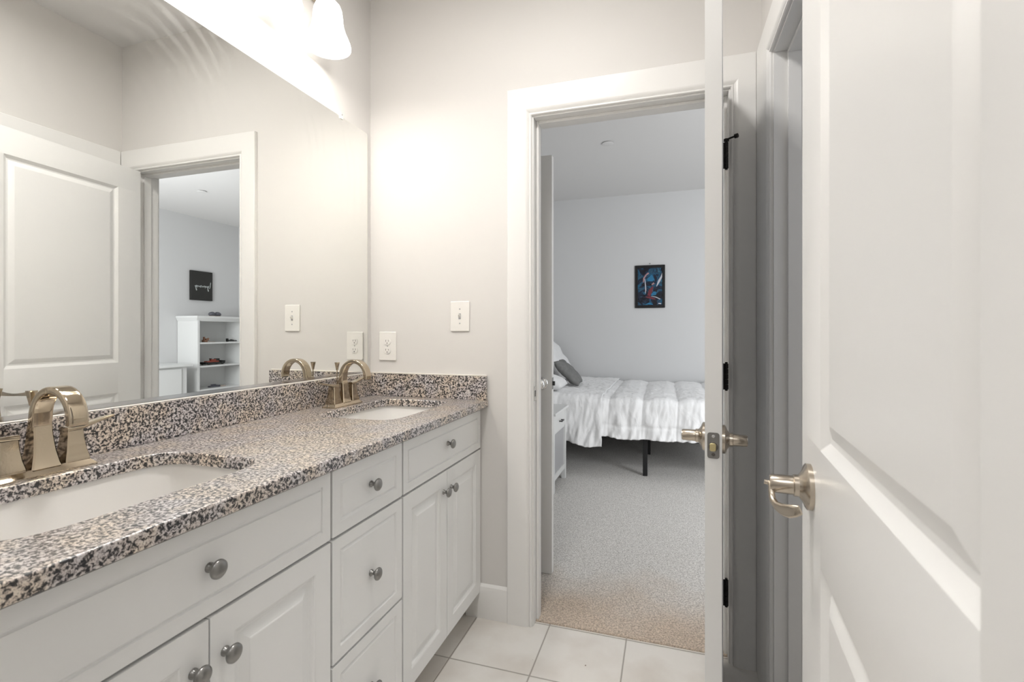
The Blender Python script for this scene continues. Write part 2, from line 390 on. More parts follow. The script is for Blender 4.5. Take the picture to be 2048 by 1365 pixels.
# strike plate on the left jamb
sp = MB(); sp.box(DX0, DX0 + .0015, BY + .006, BY + .034, .90, .958).build('strike_plate', 'chrome', jm, bevel=.0005)
MB().box(DX0 + .0012, DX0 + .0020, BY + .013, BY + .027, .917, .941).build('strike_hole', 'slot_dark', jm)
b = MB()
b.box(RX - .001, RX + T, CX1, CX1 + .02, 0, DZ + .02).box(RX - .001, RX + T, CX0 - .02, CX0, 0, DZ + .02).box(RX - .001, RX + T, CX0, CX1, DZ, DZ + .02)
b.box(RX + .036, RX + .073, CX1 - .012, CX1, 0, DZ).box(RX + .036, RX + .073, CX0, CX0 + .012, 0, DZ).box(RX + .036, RX + .073, CX0 + .012, CX1 - .012, DZ - .012, DZ)
j2 = b.build('trim_5', 'trim_white', bevel=.0015); struct(j2, 'white jamb and stop of the side opening', 'trim')
for z0 in (1.71, .95, .20):
    MB().box(RX + .077, RX + .105, CX1 - .0015, CX1, z0, z0 + .095).cyl((RX + .112, CX1 - .004, z0), (RX + .112, CX1 - .004, z0 + .095), .006).build('hinge', 'nickel', j2)
# front doorway jamb
b = MB(); b.box(-.57, -.55, FY - T, FY, 0, DZ + .02).box(.145, .16, FY - T, FY - .005, 0, DZ + .02).box(-.55, .145, FY - T, FY, DZ, DZ + .02)
struct(b.build('trim_6', 'trim_white', bevel=.0015), 'white jamb of the doorway the camera stands in', 'trim')
# baseboards
def baseboard(name, f, a0, a1, label):
    pr = [(0, 0), (0, .014), (.112, .014), (.120, .011), (.128, .010), (.134, .005), (.138, 0)]
    b = MB().loft([[f(a, z, t) for z, t in pr] for a in (a0, a1)])
    b2 = b.build(name, 'trim_white', angle=25); struct(b2, label, 'baseboard'); return b2
baseboard('baseboard_back', fb, -.80, DX0 - .106, 'white baseboard between vanity and doorway casing')
baseboard('baseboard_right', fr, FY, CX0 - .1, 'white baseboard behind the open entry door')
baseboard('baseboard_far', lambda a, z, t: (a, BY1 - t, z + .006), BX0, BX1, 'white baseboard under the bedroom far wall')
baseboard('baseboard_far_right', lambda a, z, t: (BX1 - t, a, z + .006), BY + T, BY1 - .014, 'white baseboard along the bedroom right wall')
baseboard('baseboard_far_left', lambda a, z, t: (BX0 + t, a, z + .006), 3.4, BY1 - .014, 'white baseboard at the bed head wall')

# ------------------------------------------------------------------ panelled slabs (room doors, cabinet fronts)
def slab(W_, Hh, th, panels, prof, edge=.0, back=True):
    """local: width +X from 0, height +Z from 0, thickness: front face y=0, back face y=th.  panels=[(x0,x1,z0,z1)]; prof=[(inset,depth)]"""
    b = MB()
    def side(sgn, y):
        xs = sorted({0, W_, *[p[0] for p in panels], *[p[1] for p in panels]}); zs = sorted({0, Hh, *[p[2] for p in panels], *[p[3] for p in panels]})
        for i in range(len(xs) - 1):
            for k in range(len(zs) - 1):
                cx, cz = (xs[i] + xs[i+1]) / 2, (zs[k] + zs[k+1]) / 2
                if any(p[0] < cx < p[1] and p[2] < cz < p[3] for p in panels): continue
                b.face([(xs[i], y, zs[k]), (xs[i+1], y, zs[k]), (xs[i+1], y, zs[k+1]), (xs[i], y, zs[k+1])])
        for (x0, x1, z0, z1) in panels:
            rings = [[(x0 + d, y + sgn * t, z0 + d), (x1 - d, y + sgn * t, z0 + d), (x1 - d, y + sgn * t, z1 - d), (x0 + d, y + sgn * t, z1 - d)] for d, t in [(0, 0)] + prof]
            b.loft(rings, cap0=False, cap1=True)
    side(1, 0)
    if back: side(-1, th)
    else: b.face([(0, th, 0), (W_, th, 0), (W_, th, Hh), (0, th, Hh)])
    b.face([(0, 0, 0), (0, th, 0), (0, th, Hh), (0, 0, Hh)]); b.face([(W_, 0, 0), (W_, th, 0), (W_, th, Hh), (W_, 0, Hh)])
    b.face([(0, 0, 0), (W_, 0, 0), (W_, th, 0), (0, th, 0)]); b.face([(0, 0, Hh), (W_, 0, Hh), (W_, th, Hh), (0, th, Hh)])
    return b
DPROF = [(.004, .003), (.013, .009), (.020, .0095), (.034, .004), (.040, .0025)]
def room_door(name, label, hinge, direction, face_side, width=.711, stile=.118, zlow=.01, panel_top=1.916):
    """hinge = (x,y) of the front-face hinge corner; +X local runs from hinge to free edge; thickness grows to local +Y"""
    o = bpy.data.objects.new(name, None); COL.objects.link(o); o.location = (*hinge, zlow); o.rotation_euler = (0, 0, direction)
    struct(o, label, 'door')
    Hh = 2.03 - zlow
    ps = [(stile, width - stile, 1.022 - zlow, panel_top - zlow), (stile, width - stile, .24, .868 - zlow)]
    slab(width, Hh, .035, ps, DPROF).build('leaf', 'door_white', o, world=False, angle=12, bevel=.001)
    return o
def lever(parent, x, z, y, sgn, curl=False, mat='nickel'):
    """lever handle on a door: centre at local x,z; base on face y; sgn = outward normal sign; lever runs to local -X (hinge)"""
    b = MB(); ax = (0, sgn, 0)
    b.lathe((x, y, z), ax, [(0, .0325), (.006, .0325), (.008, .030), (.011, .022), (.015, .0165), (.016, .0155), (.022, .0155), (.023, .0135), (.050, .013), (.053, .0115)], 36)
    h = b.build('door_handle', mat, parent, world=False, angle=40)
    if curl:
        P = [(.006, .046, .006, .014, .006), (-.001, .050, -.003, .017, .009), (-.006, .051, -.013, .012, .009), (-.014, .050, -.021, .010, .009), (-.026, .046, -.025, .013, .008),
             (-.040, .040, -.025, .017, .007), (-.052, .034, -.022, .018, .006), (-.060, .028, -.018, .016, .006), (-.063, .022, -.015, .012, .005)]
        MB().cyl((x - .0, y + sgn * .053, z - .0), (x, y + sgn * .060, z + .001), .0035, 12).build('lock_button', mat, h, world=False)
    else:
        P = [(.010, .042, .004, .014, .006), (.0, .046, .001, .020, .009), (-.016, .047, -.005, .019, .009), (-.036, .045, -.011, .014, .009), (-.060, .041, -.016, .011, .008),
             (-.080, .038, -.018, .011, .007), (-.098, .037, -.019, .014, .006), (-.110, .038, -.019, .017, .006), (-.116, .038, -.019, .012, .005)]
    MB().sweep([(x + a, y + sgn * o_, z + c) for a, o_, c, _, _ in P], (0, 0, 1), [q[3] for q in P], [q[4] for q in P], n=2.4, seg=18).build('lever', mat, h, world=False)
    return h
def hinge_set(parent, zs, right_face_y, mat='bronze_black'):
    for k, z in enumerate(zs):
        b = MB(); hh = .092
        for q in range(5): b.cyl((-.003, right_face_y + .010, z - hh / 2 + q * hh / 5 + .0008), (-.003, right_face_y + .010, z - hh / 2 + (q + 1) * hh / 5 - .0008), .0068, 16)
        b.cyl((-.003, right_face_y + .010, z - hh / 2 - .004), (-.003, right_face_y + .010, z + hh / 2 + .005), .0045, 12)
        b.box(-.0025, -.0005, right_face_y - .030, right_face_y + .008, z - hh / 2, z + hh / 2)
        h = b.build('hinge', mat, parent, world=False)
        if k == 0 and len(zs) == 3 and mat == 'bronze_black':
            s = MB(); s.cyl((-.003, right_face_y + .010, z + hh / 2 + .004), (-.003, right_face_y + .010, z + hh / 2 + .012), .009, 16)
            s.cyl((.0, right_face_y + .006, z + hh / 2 + .008), (.020, right_face_y + .040, z + hh / 2 + .010), .0032, 10)
            s.cyl((.018, right_face_y + .037, z + hh / 2 + .010), (.023, right_face_y + .046, z + hh / 2 + .010), .0075, 16)
            s.build('door_stop', mat, h, world=False)

# bedroom door: hinge at right jamb, swung into the bathroom, seen edge-on.  local +X from hinge to tip; local -Y side = ?
hx, hy = .151, 1.866; tx, ty = .078, 1.160
ang = math.atan2(ty - hy, tx - hx)
# front face (y=0) is the side on the left when looking along -local... thickness grows toward local +Y = world +x side
d1 = room_door('door_1', 'white two-panel bedroom door seen edge-on with black hinges', (hx, hy), ang, 1)
lever(d1, .711 - .062, .934 - .01, 0, -1); lever(d1, .711 - .062, .930 - .01, .035, 1)
b = MB()
def rr(w2, h2, r, n=6):
    out = []
    for cx, cz, a0 in ((w2 - r, h2 - r, 0), (-w2 + r, h2 - r, 90), (-w2 + r, -h2 + r, 180), (w2 - r, -h2 + r, 270)):
        for k in range(n + 1):
            a = R(a0 + 90 * k / n); out.append((cx + r * math.cos(a), cz + r * math.sin(a)))
    return out
lp = b.prism(rr(.0125, .0285, .006), lambda a, c, t: (.711 + t, .0175 + a, .917 + c), 0, .0015).build('latch_plate', 'pewter', d1, world=False)
MB().lathe((.7126, .0175, .914), (1, 0, 0), [(0, .010), (.0006, .0095)], 24).build('latch_hole', 'slot_dark', lp, world=False)
MB().prism(rr(.0065, .0088, .004), lambda a, c, t: (.7125 + t, .0165 + a, .914 + c), 0, .006).build('latch_bolt', 'brass', lp, world=False, bevel=.001)
for zz in (.937, .897): MB().lathe((.7125, .0175, zz), (1, 0, 0), [(0, .0038), (.001, .003)], 14).build('screw', 'chrome' if zz > .92 else 'slot_dark', lp, world=False)
hinge_set(d1, (1.80 - .01, 1.02 - .01, .257 - .01), .035)

# entry door at right, swung back beside the right wall
ex, ey = .202, .87; an2 = math.atan2(.996, .085)      # direction from hinge to free edge
hx2, hy2 = ex - .085 * .70, ey - .996 * .70
# visible face is on the left: face y=0 with thickness growing to the right => use local -Y. build with thickness to +Y and shift
d2 = room_door('door_2', 'open white two-panel entry door close at the right with nickel lever', (hx2 + .035 * .996, hy2 - .035 * .085), an2, 1, width=.70, stile=.142)
lever(d2, .70 - .075, .955 - .01, .035, 1, True); lever(d2, .70 - .075, .955 - .01, 0, -1, True)
MB().prism(rr(.0125, .0285, .006), lambda a, c, t: (.70 + t, .0175 + a, .935 + c), 0, .0015).build('latch_plate', 'pewter', d2, world=False)
b = MB()
for z in (1.80, 1.02, .25):
    MB().cyl((-.004, .040, z - .045), (-.004, .040, z + .045), .0065, 14).build('hinge', 'nickel', d2, world=False)

# third door inside the bedroom, beyond the doorway at left
d3 = room_door('door_3', 'white bedroom door standing open beyond the doorway at left', (-1.244, 2.29), 0, 1)
def knob_round(parent, x, z, y, sgn):
    b = MB().lathe((x, y, z), (0, sgn, 0), [(0, .032), (.005, .031), (.010, .020), (.014, .012), (.028, .012), (.034, .022), (.044, .0275), (.054, .026), (.060, .019), (.063, .008)], 30)
    b.build('door_knob', 'chrome', parent, world=False, angle=60)
knob_round(d3, .711 - .050, .918, 0, -1); knob_round(d3, .711 - .050, .918, .035, 1)
MB().box(.711, .7125, .005, .030, .89, .946).build('latch_plate', 'pewter', d3, world=False)
MB().box(.7125, .722, .011, .024, .908, .928).build('latch_bolt', 'steel_dark', d3, world=False)

# ------------------------------------------------------------------ vanity cabinets
FX = -.738; TH = .019            # plane of door faces, thickness of fronts
KZ = 0.105                       # bottom of boxes
def front(parent, name, y0, y1, z0, z1, kind, label=None):
    """a drawer or door front; faces +x"""
    w_, h_ = y1 - y0, z1 - z0
    if kind == 'drawer':
        i = .026; pr = [(.001, .0035), (.004, .0035), (.0065, .0006), (.0068, .0), ]
        ps = [(i, w_ - i, i, h_ - i)]
    else:
        i = .050; pr = [(.0015, .003), (.006, .0045), (.010, .0085), (.016, .0088), (.034, .0035), (.036, .0018)]
        ps = [(i, w_ - i, i, h_ - i)]
    if kind == 'deep': i = .030; ps = [(i, w_ - i, i, h_ - i)]; pr = [(.001, .004), (.004, .0045), (.010, .001)]
    b = slab(w_, h_, TH, ps, pr, back=False)
    # local (x, y, z) -> world (FX - y, y0 + x, z0 + z)
    bmesh.ops.transform(b.bm, matrix=Matrix(((0, -1, 0, FX), (1, 0, 0, y0), (0, 0, 1, z0), (0, 0, 0, 1))), verts=b.bm.verts)
    o = b.build(name, 'cabinet_white', parent, angle=12, bevel=.0022, seg=2)
    return o
def cab_knob(parent, y, z):
    b = MB().lathe((FX, y, z), (1, 0, 0), [(0, .0085), (.002, .0085), (.004, .0065), (.008, .0052), (.012, .0058), (.016, .0095), (.0175, .0145), (.020, .0162), (.0235, .0155), (.0265, .0115), (.028, .005)], 28)
    return b.build('knob', 'pewter', parent, angle=60)
def carcass(y0, y1, nm, label, base='cabinet'):
    t = thing(nm, label, base, ((FX + WX) / 2, (y0 + y1) / 2, 0))
    bx = FX - TH - .001; b = MB()
    b.box(WX + .002, bx, y0, y0 + .016, KZ, .867).box(WX + .002, bx, y1 - .016, y1, KZ, .867)
    b.box(WX + .002, bx, y0 + .016, y1 - .016, KZ, KZ + .016).box(WX + .002, WX + .012, y0 + .016, y1 - .016, KZ + .016, .867)
    b.box(bx - .019, bx, y0 + .016, y1 - .016, .846, .867).box(bx - .019, bx, y0 + .016, y1 - .016, .682, .712)
    b.box(bx - .019, bx, y0 + .016, y0 + .03, KZ + .016, .846).box(bx - .019, bx, y1 - .03, y1 - .016, KZ + .016, .846)
    b.build('body', 'cabinet_white', t, bevel=.001)
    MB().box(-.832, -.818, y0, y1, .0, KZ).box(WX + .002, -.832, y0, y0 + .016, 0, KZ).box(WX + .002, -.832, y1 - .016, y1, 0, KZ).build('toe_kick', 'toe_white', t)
    return t
c1 = carcass(.315, .9385, 'vanity_cabinet', 'white sink base cabinet nearest the camera with one wide drawer front')
d = front(c1, 'drawer', .318, .937, .700, .855, 'drawer'); cab_knob(d, .6275, .780)
d = front(c1, 'door', .318, .6262, .108, .693, 'door'); cab_knob(d, .598, .620)
d = front(c1, 'door', .6292, .937, .108, .693, 'door'); cab_knob(d, .658, .620)
c2 = carcass(.941, 1.255, 'drawer_cabinet', 'narrow white cabinet of three drawers in the middle of the vanity')
d = front(c2, 'drawer', .944, 1.252, .700, .855, 'deep'); cab_knob(d, 1.098, .781)
d = front(c2, 'drawer', .944, 1.252, .405, .693, 'deep'); cab_knob(d, 1.098, .549)
d = front(c2, 'drawer', .944, 1.252, .108, .398, 'deep'); cab_knob(d, 1.098, .255)
c3 = carcass(1.2575, 1.877, 'vanity_cabinet', 'white sink base cabinet against the end wall')
d = front(c3, 'drawer', 1.260, 1.874, .700, .855, 'drawer'); cab_knob(d, 1.562, .785)
d = front(c3, 'door', 1.260, 1.5545, .108, .693, 'door'); cab_knob(d, 1.527, .625)
d = front(c3, 'door', 1.5575, 1.874, .108, .693, 'door'); cab_knob(d, 1.586, .625)

# ------------------------------------------------------------------ countertop with sink cut-outs
def supel(cx, cy, ax, ay, z, n=6, seg=72, bow=0):
    out = []
    for k in range(seg):
        a = 2 * math.pi * k / seg; c, s = math.cos(a), math.sin(a)
        r = 1 / (abs(c) ** n + abs(s) ** n) ** (1 / n)
        out.append((cx + ax * r * c, cy + ay * r * s, z))
    return out
SINKS = [(-.978, .625), (-.978, 1.562)]
CT, CB = .898, .869
CXF = -.705
ct = thing('countertop', 'speckled granite vanity countertop with backsplash over white cabinets', 'countertop', (-1.0, 1.09, CB))
b = MB(); bm = b.bm
loops = {}
for z in (CT, CB):
    edges = []
    outer = [bm.verts.new(p) for p in ((WX + .0015, .305, z), (CXF, .305, z), (CXF, BY - .0015, z), (WX + .0015, BY - .0015, z))]
    ls = [outer] + [[bm.verts.new(p) for p in supel(cx, cy, .153, .222, z)] for cx, cy in SINKS]
    for l in ls:
        for i in range(len(l)): edges.append(bm.edges.new((l[i], l[(i + 1) % len(l)])))
    bmesh.ops.triangle_fill(bm, use_beauty=True, use_dissolve=False, edges=edges); loops[z] = ls
for a, c in zip(loops[CT], loops[CB]):
    for i in range(len(a)):
        j = (i + 1) % len(a); bm.faces.new((a[i], a[j], c[j], c[i]))
b.build('slab', 'granite', ct, bevel=.003, seg=2)
MB().box(WX + .0015, WX + .021, .305, BY - .0015, CT, .995).build('backsplash', 'granite', ct, bevel=.0015)
MB().box(WX + .021, CXF - .004, BY - .0205, BY - .0015, CT, .995).build('side_splash', 'granite', ct, bevel=.0015)
bb = MB(); bb.box(WX + .0005, WX + .014, .305, BY - .0015, .995, .9985).box(WX + .014, CXF - .006, BY - .012, BY - .0005, .995, .9995)
bb.build('caulk_line', 'caulk', ct, bevel=.002)

for i, (cx, cy) in enumerate(SINKS):
    t = thing('sink', ('white undermount sink in the near end of the granite top', 'white undermount sink next to the end wall')[i], 'sink', (cx, cy, .70))
    rings = []
    for sx, sy, z, n in ((.175, .246, CB - .0008, 6), (.161, .232, CB - .0008, 6), (.158, .229, CB - .012, 6), (.153, .222, .80, 5.5), (.145, .210, .755, 5), (.130, .195, .730, 4.5), (.100, .155, .719, 4), (.05, .06, .714, 2.5), (.024, .024, .712, 2)):
        rings.append(supel(cx, cy, sx, sy, z, n))
    o = MB().loft(rings, cap0=False, cap1=False).build('basin', 'porcelain', t, angle=50)
    s = o.modifiers.new('thick', 'SOLIDIFY'); s.thickness = .008; s.offset = -1
    MB().lathe((cx, cy, .7125), (0, 0, 1), [(0, .0235), (.002, .0225), (.0025, .017), (.0005, .016)], 30).build('drain', 'faucet_nickel', t)
    MB().lathe((cx, cy, .713), (0, 0, 1), [(0, .012), (.006, .014), (.009, .012), (.010, .004)], 24).build('drain_stopper', 'faucet_nickel', t)

# ------------------------------------------------------------------ faucets
def sq(cx, cy, wx, wy, z, r=.25):
    k = 1 - r
    return [(cx + sx * wx / 2 * a, cy + sy * wy / 2 * c, z) for sx, sy, a, c in ((1, -1, k, 1), (1, -1, 1, k), (1, 1, 1, k), (1, 1, k, 1), (-1, 1, k, 1), (-1, 1, 1, k), (-1, -1, 1, k), (-1, -1, k, 1))]
def faucet(cy, label):
    x0 = -1.180
    t = thing('faucet', label, 'faucet', (x0, cy, CT), group=None)
    MB().loft([sq(x0, cy, .058, .168, CT, .05), sq(x0, cy, .058, .168, CT + .004, .05), sq(x0, cy, .044, .150, CT + .013, .05), sq(x0, cy, .042, .148, CT + .015, .05)]).build('deck_plate', 'faucet_nickel', t, angle=20)
    # pedestal + spout in one casting
    b = MB()
    b.loft([sq(x0, cy, .048, .050, CT + .014, .12), sq(x0, cy, .043, .046, CT + .020, .12), sq(x0, cy, .034, .037, CT + .045, .14), sq(x0 - .001, cy, .028, .032, CT + .075, .16), sq(x0 - .001, cy, .024, .031, CT + .095, .18)])
    path = []; cxx, cz, rad = x0 + .0545, CT + .112, .052
    path += [(x0 - .001, cy, CT + .085), (x0 - .001, cy, CT + .100)]
    for k in range(19):
        a = R(180 - k * 182 / 18); path.append((cxx + rad * math.cos(a) * 1.02, cy, cz + rad * math.sin(a) * 1.08))
    path.append((cxx + rad * 1.02 - .001, cy, cz - .010))
    n = len(path); ws = [.033] * n; ts = [.020 - .006 * min(1, i / 8) for i in range(n)]
    b.sweep(path, (0, 1, 0), ws, ts, n=7, seg=24)
    sp_ = b.build('spout', 'faucet_nickel', t, angle=30)
    p = path[-1]; MB().box(p[0] - .0045, p[0] + .0045, cy - .011, cy + .011, p[2] - .0025, p[2] + .002).build('aerator', 'steel_dark', sp_)
    for s in (-1, 1):
        yh = cy + s * .0535
        b = MB().loft([sq(x0, yh, .044, .044, CT + .014, .1), sq(x0, yh, .043, .043, CT + .020, .1), sq(x0, yh, .036, .036, CT + .036, .12), sq(x0, yh, .030, .030, CT + .060, .14), sq(x0, yh, .028, .028, CT + .076, .14)])
        h = b.build('handle', 'faucet_nickel', t, angle=20)
        yy = lambda d: yh + s * d
        lv = MB().sweep([(x0, yy(-.015), CT + .080), (x0, yy(.012), CT + .081), (x0 + .001, yy(.035), CT + .086), (x0 + .002, yy(.060), CT + .092), (x0 + .003, yy(.076), CT + .095)], (1, 0, 0), [.028, .028, .021, .016, .013], [.009, .009, .007, .006, .005], n=7, seg=20)
        lv.build('lever', 'faucet_nickel', h, angle=30)
    lr = MB().cyl((x0 - .026, cy, CT + .006), (x0 - .026, cy, CT + .135), .0022, 10)
    lr.loft([sq(x0 - .026, cy, .006, .006, CT + .133), sq(x0 - .026, cy, .009, .009, CT + .143), sq(x0 - .026, cy, .015, .015, CT + .161), sq(x0 - .026, cy, .015, .015, CT + .163)])
    lr.build('lift_rod', 'faucet_nickel', t, angle=30)
    return t
faucet(.632, 'nickel two-handle arched faucet on the near sink')
faucet(1.570, 'nickel two-handle arched faucet in the corner by the outlet')

# ------------------------------------------------------------------ mirror
mt = thing('wall_mirror', 'large frameless wall mirror above the granite backsplash', 'mirror', (WX, 1.09, .998))
MX = WX + .006
b = MB(); y0, y1, z0, z1 = .33, 1.849, 1.003, 2.05
outl = [(a + (y0 + y1) / 2, c + (z0 + z1) / 2) for a, c in rr((y1 - y0) / 2, (z1 - z0) / 2, .010, 4)]
b.prism(outl, lambda a, c, t: (t, a, c), MX - .0004, MX).build('glass', 'mirror_glass', mt, smooth=False)
MB().prism([((a - 1.0895) * .99999 + 1.0895, c) for a, c in outl], lambda a, c, t: (t, a, c), WX + .0006, MX - .0005).build('backing', 'mirror_edge', mt, smooth=False)
MB().box(WX + .0006, MX + .0022, y0 + .004, y1 - .002, .9995, 1.003).box(MX + .0006, MX + .0022, y0 + .004, y1 - .002, 1.003, 1.009).build('channel', 'chrome', mt)
for yc in (1.668, .51):
    b = MB(); b.box(WX + .0004, MX + .004, yc - .010, yc + .010, 2.051, 2.062).box(MX + .0005, MX + .004, yc - .010, yc + .010, 2.040, 2.051)
    c = b.build('clip', 'plate_white', mt, bevel=.002); MB().lathe((MX + .0038, yc, 2.057), (1, 0, 0), [(0, .0035), (.0015, .003)], 12).build('screw', 'chrome', c)

# ------------------------------------------------------------------ vanity light
vl = thing('vanity_light', 'nickel bar light with bell-shaped white glass shades above the mirror', 'wall lamp', (WX, 1.096, 2.45))
MB().box(WX, WX + .022, .64, 1.55, 2.415, 2.485).build('backplate', 'nickel', vl, bevel=.004)
DZL = .050
for k, yc in enumerate((1.462, 1.218, .974, .730)):
    xs = -1.162
    a = MB().sweep([(WX + .02, yc, 2.45), (WX + .045, yc, 2.458), (WX + .07, yc, 2.47), (WX + .095, yc, 2.468), (xs, yc, 2.445), (xs, yc, 2.395)], (0, 1, 0), .013, .013, n=2, seg=14)
    a.lathe((xs, yc, 2.402), (0, 0, -1), [(0, .008), (.004, .014), (.010, .014), (.012, .011), (.018, .013), (.022, .019), (.034, .024), (.046, .027), (.050, .028)], 30)
    arm = a.build('arm', 'nickel', vl, angle=40)
    outer = [(2.312, .022), (2.309, .032), (2.298, .042), (2.283, .048), (2.262, .051), (2.242, .0525), (2.222, .0555), (2.202, .062), (2.184, .070), (2.168, .0765), (2.156, .0795), (2.150, .0795)]
    prof = [(2.35 - z, r) for z, r in outer] + [(2.35 - 2.1485, .0785), (2.35 - 2.150, .0765)] + [(2.35 - z - .0, r - .0035) for z, r in reversed(outer[:-1])]
    sh = MB().lathe((xs, yc, 2.40), (0, 0, -1), prof, 40, cap0=False, cap1=False).build('shade', 'shade_glass', vl, angle=60)
    bl = MB().lathe((xs, yc, 2.325), (0, 0, -1), [(-.02, .012), (.0, .014), (.02, .022), (.045, .030), (.065, .030), (.082, .022), (.090, .008)], 24).build('bulb', 'bulb_glow', vl, angle=60)
    L = bpy.data.lights.new('bulb_light', 'POINT'); L.energy = P_BULB; L.color = (1, .96, .91); L.shadow_soft_size = .028
    lo = bpy.data.objects.new('bulb_light', L); COL.objects.link(lo); lo.location = (xs, yc, 2.222)

# flush dome added above the camera's view to carry the bathroom fill
cl = thing('added_ceiling_lamp', 'round white flush dome added out of view as bathroom fill light', 'ceiling lamp', (-.45, .95, CZ))
MB().lathe((-.45, .95, CZ), (0, 0, -1), [(0, .17), (.018, .17), (.022, .165)], 40).build('base', 'nickel', cl)
MB().lathe((-.45, .95, CZ - .022), (0, 0, -1), [(0, .155), (.015, .150), (.030, .125), (.040, .080), (.044, .02)], 40).build('diffuser', 'shade_glass', cl, angle=60)
# ------------------------------------------------------------------ switch and outlet
def wall_plate(x, z, nm, label, cat):
    t = thing(nm, label, cat, (x, BY, z))
    MB().prism(rr(.043, .063, .005), lambda a, c, tt: (x + a, BY - tt, z + c), 0, .006).build('cover_plate', 'plate_white', t, bevel=.0025, seg=3)
    return t
sw = wall_plate(-.831, 1.243, 'light_switch', 'white single toggle light switch between the granite and the door casing', 'light switch')
MB().box(-.836, -.826, BY - .0072, BY - .0058, 1.231, 1.255).build('toggle_slot', 'furniture_grey', sw)
MB().loft([[(-.835, BY - .006, 1.236), (-.827, BY - .006, 1.236), (-.827, BY - .006, 1.250), (-.835, BY - .006, 1.250)], [(-.834, BY - .019, 1.247), (-.828, BY - .019, 1.247), (-.828, BY - .019, 1.254), (-.834, BY - .019, 1.254)]]).build('toggle', 'plate_white', sw, bevel=.001)
for zz in (1.273, 1.213): MB().lathe((-.831, BY - .006, zz), (0, -1, 0), [(0, .0034), (.001, .003)], 12).build('screw', 'furniture_grey', sw)
ot = wall_plate(-1.177, 1.1145, 'outlet', 'white duplex wall outlet beside the mirror above the splash', 'outlet')
for zz in (1.134, 1.095):
    pts = [(.0168 * math.cos(a), max(-.0135, min(.0135, .0168 * math.sin(a)))) for a in [2 * math.pi * k / 32 for k in range(32)]]
    r_ = MB().prism(pts, lambda a, c, tt: (-1.177 + a, BY - tt, zz + c), .005, .0085).build('receptacle', 'plate_white', ot, bevel=.0006)
    MB().box(-1.1845, -1.1825, BY - .0089, BY - .008, zz + .000, zz + .008).box(-1.1715, -1.1695, BY - .0089, BY - .008, zz + .001, zz + .007).lathe((-1.177, BY - .0080, zz - .006), (0, -1, 0), [(0, .0025), (.0009, .0024)], 10).build('slots', 'slot_dark', r_)
MB().lathe((-1.177, BY - .006, 1.1145), (0, -1, 0), [(0, .003), (.001, .0026)], 12).build('screw', 'furniture_grey', ot)

# ------------------------------------------------------------------ bedroom: bed
F0 = .008
bed = thing('bed_frame', 'black metal platform bed frame under the white comforter', 'bed frame', (-.36, 4.8, F0))
BX_0, BX_1, BY_0, BY_1 = -1.28, .66, 4.08, 5.58
b = MB(); b.box(BX_0, BX_1, BY_0, BY_0 + .03, .30, .345).box(BX_0, BX_1, BY_1 - .03, BY_1, .30, .345).box(BX_0, BX_0 + .03, BY_0 + .03, BY_1 - .03, .30, .345).box(BX_1 - .03, BX_1, BY_0 + .03, BY_1 - .03, .30, .345)
b.box(BX_0 + .03, BX_1 - .03, 4.815, 4.845, .30, .345)
for k in range(9): x = BX_0 + .18 + k * .2; b.box(x, x + .02, BY_0 + .03, BY_1 - .03, .335, .347)
b.build('rail', 'bed_black', bed, bevel=.002)
for x in (-1.24, -.195, .62):
    for y in (BY_0, 4.81, BY_1 - .04): MB().box(x, x + .036, y, y + .036, F0, .31).build('leg', 'bed_black', bed, bevel=.002)
mtr = MB().box(-1.30, .66, 4.07, 5.60, .348, .60).build('mattress', 'mattress', bevel=.05, seg=4); tag(mtr, 'mattress hidden under the white comforter', 'mattress')

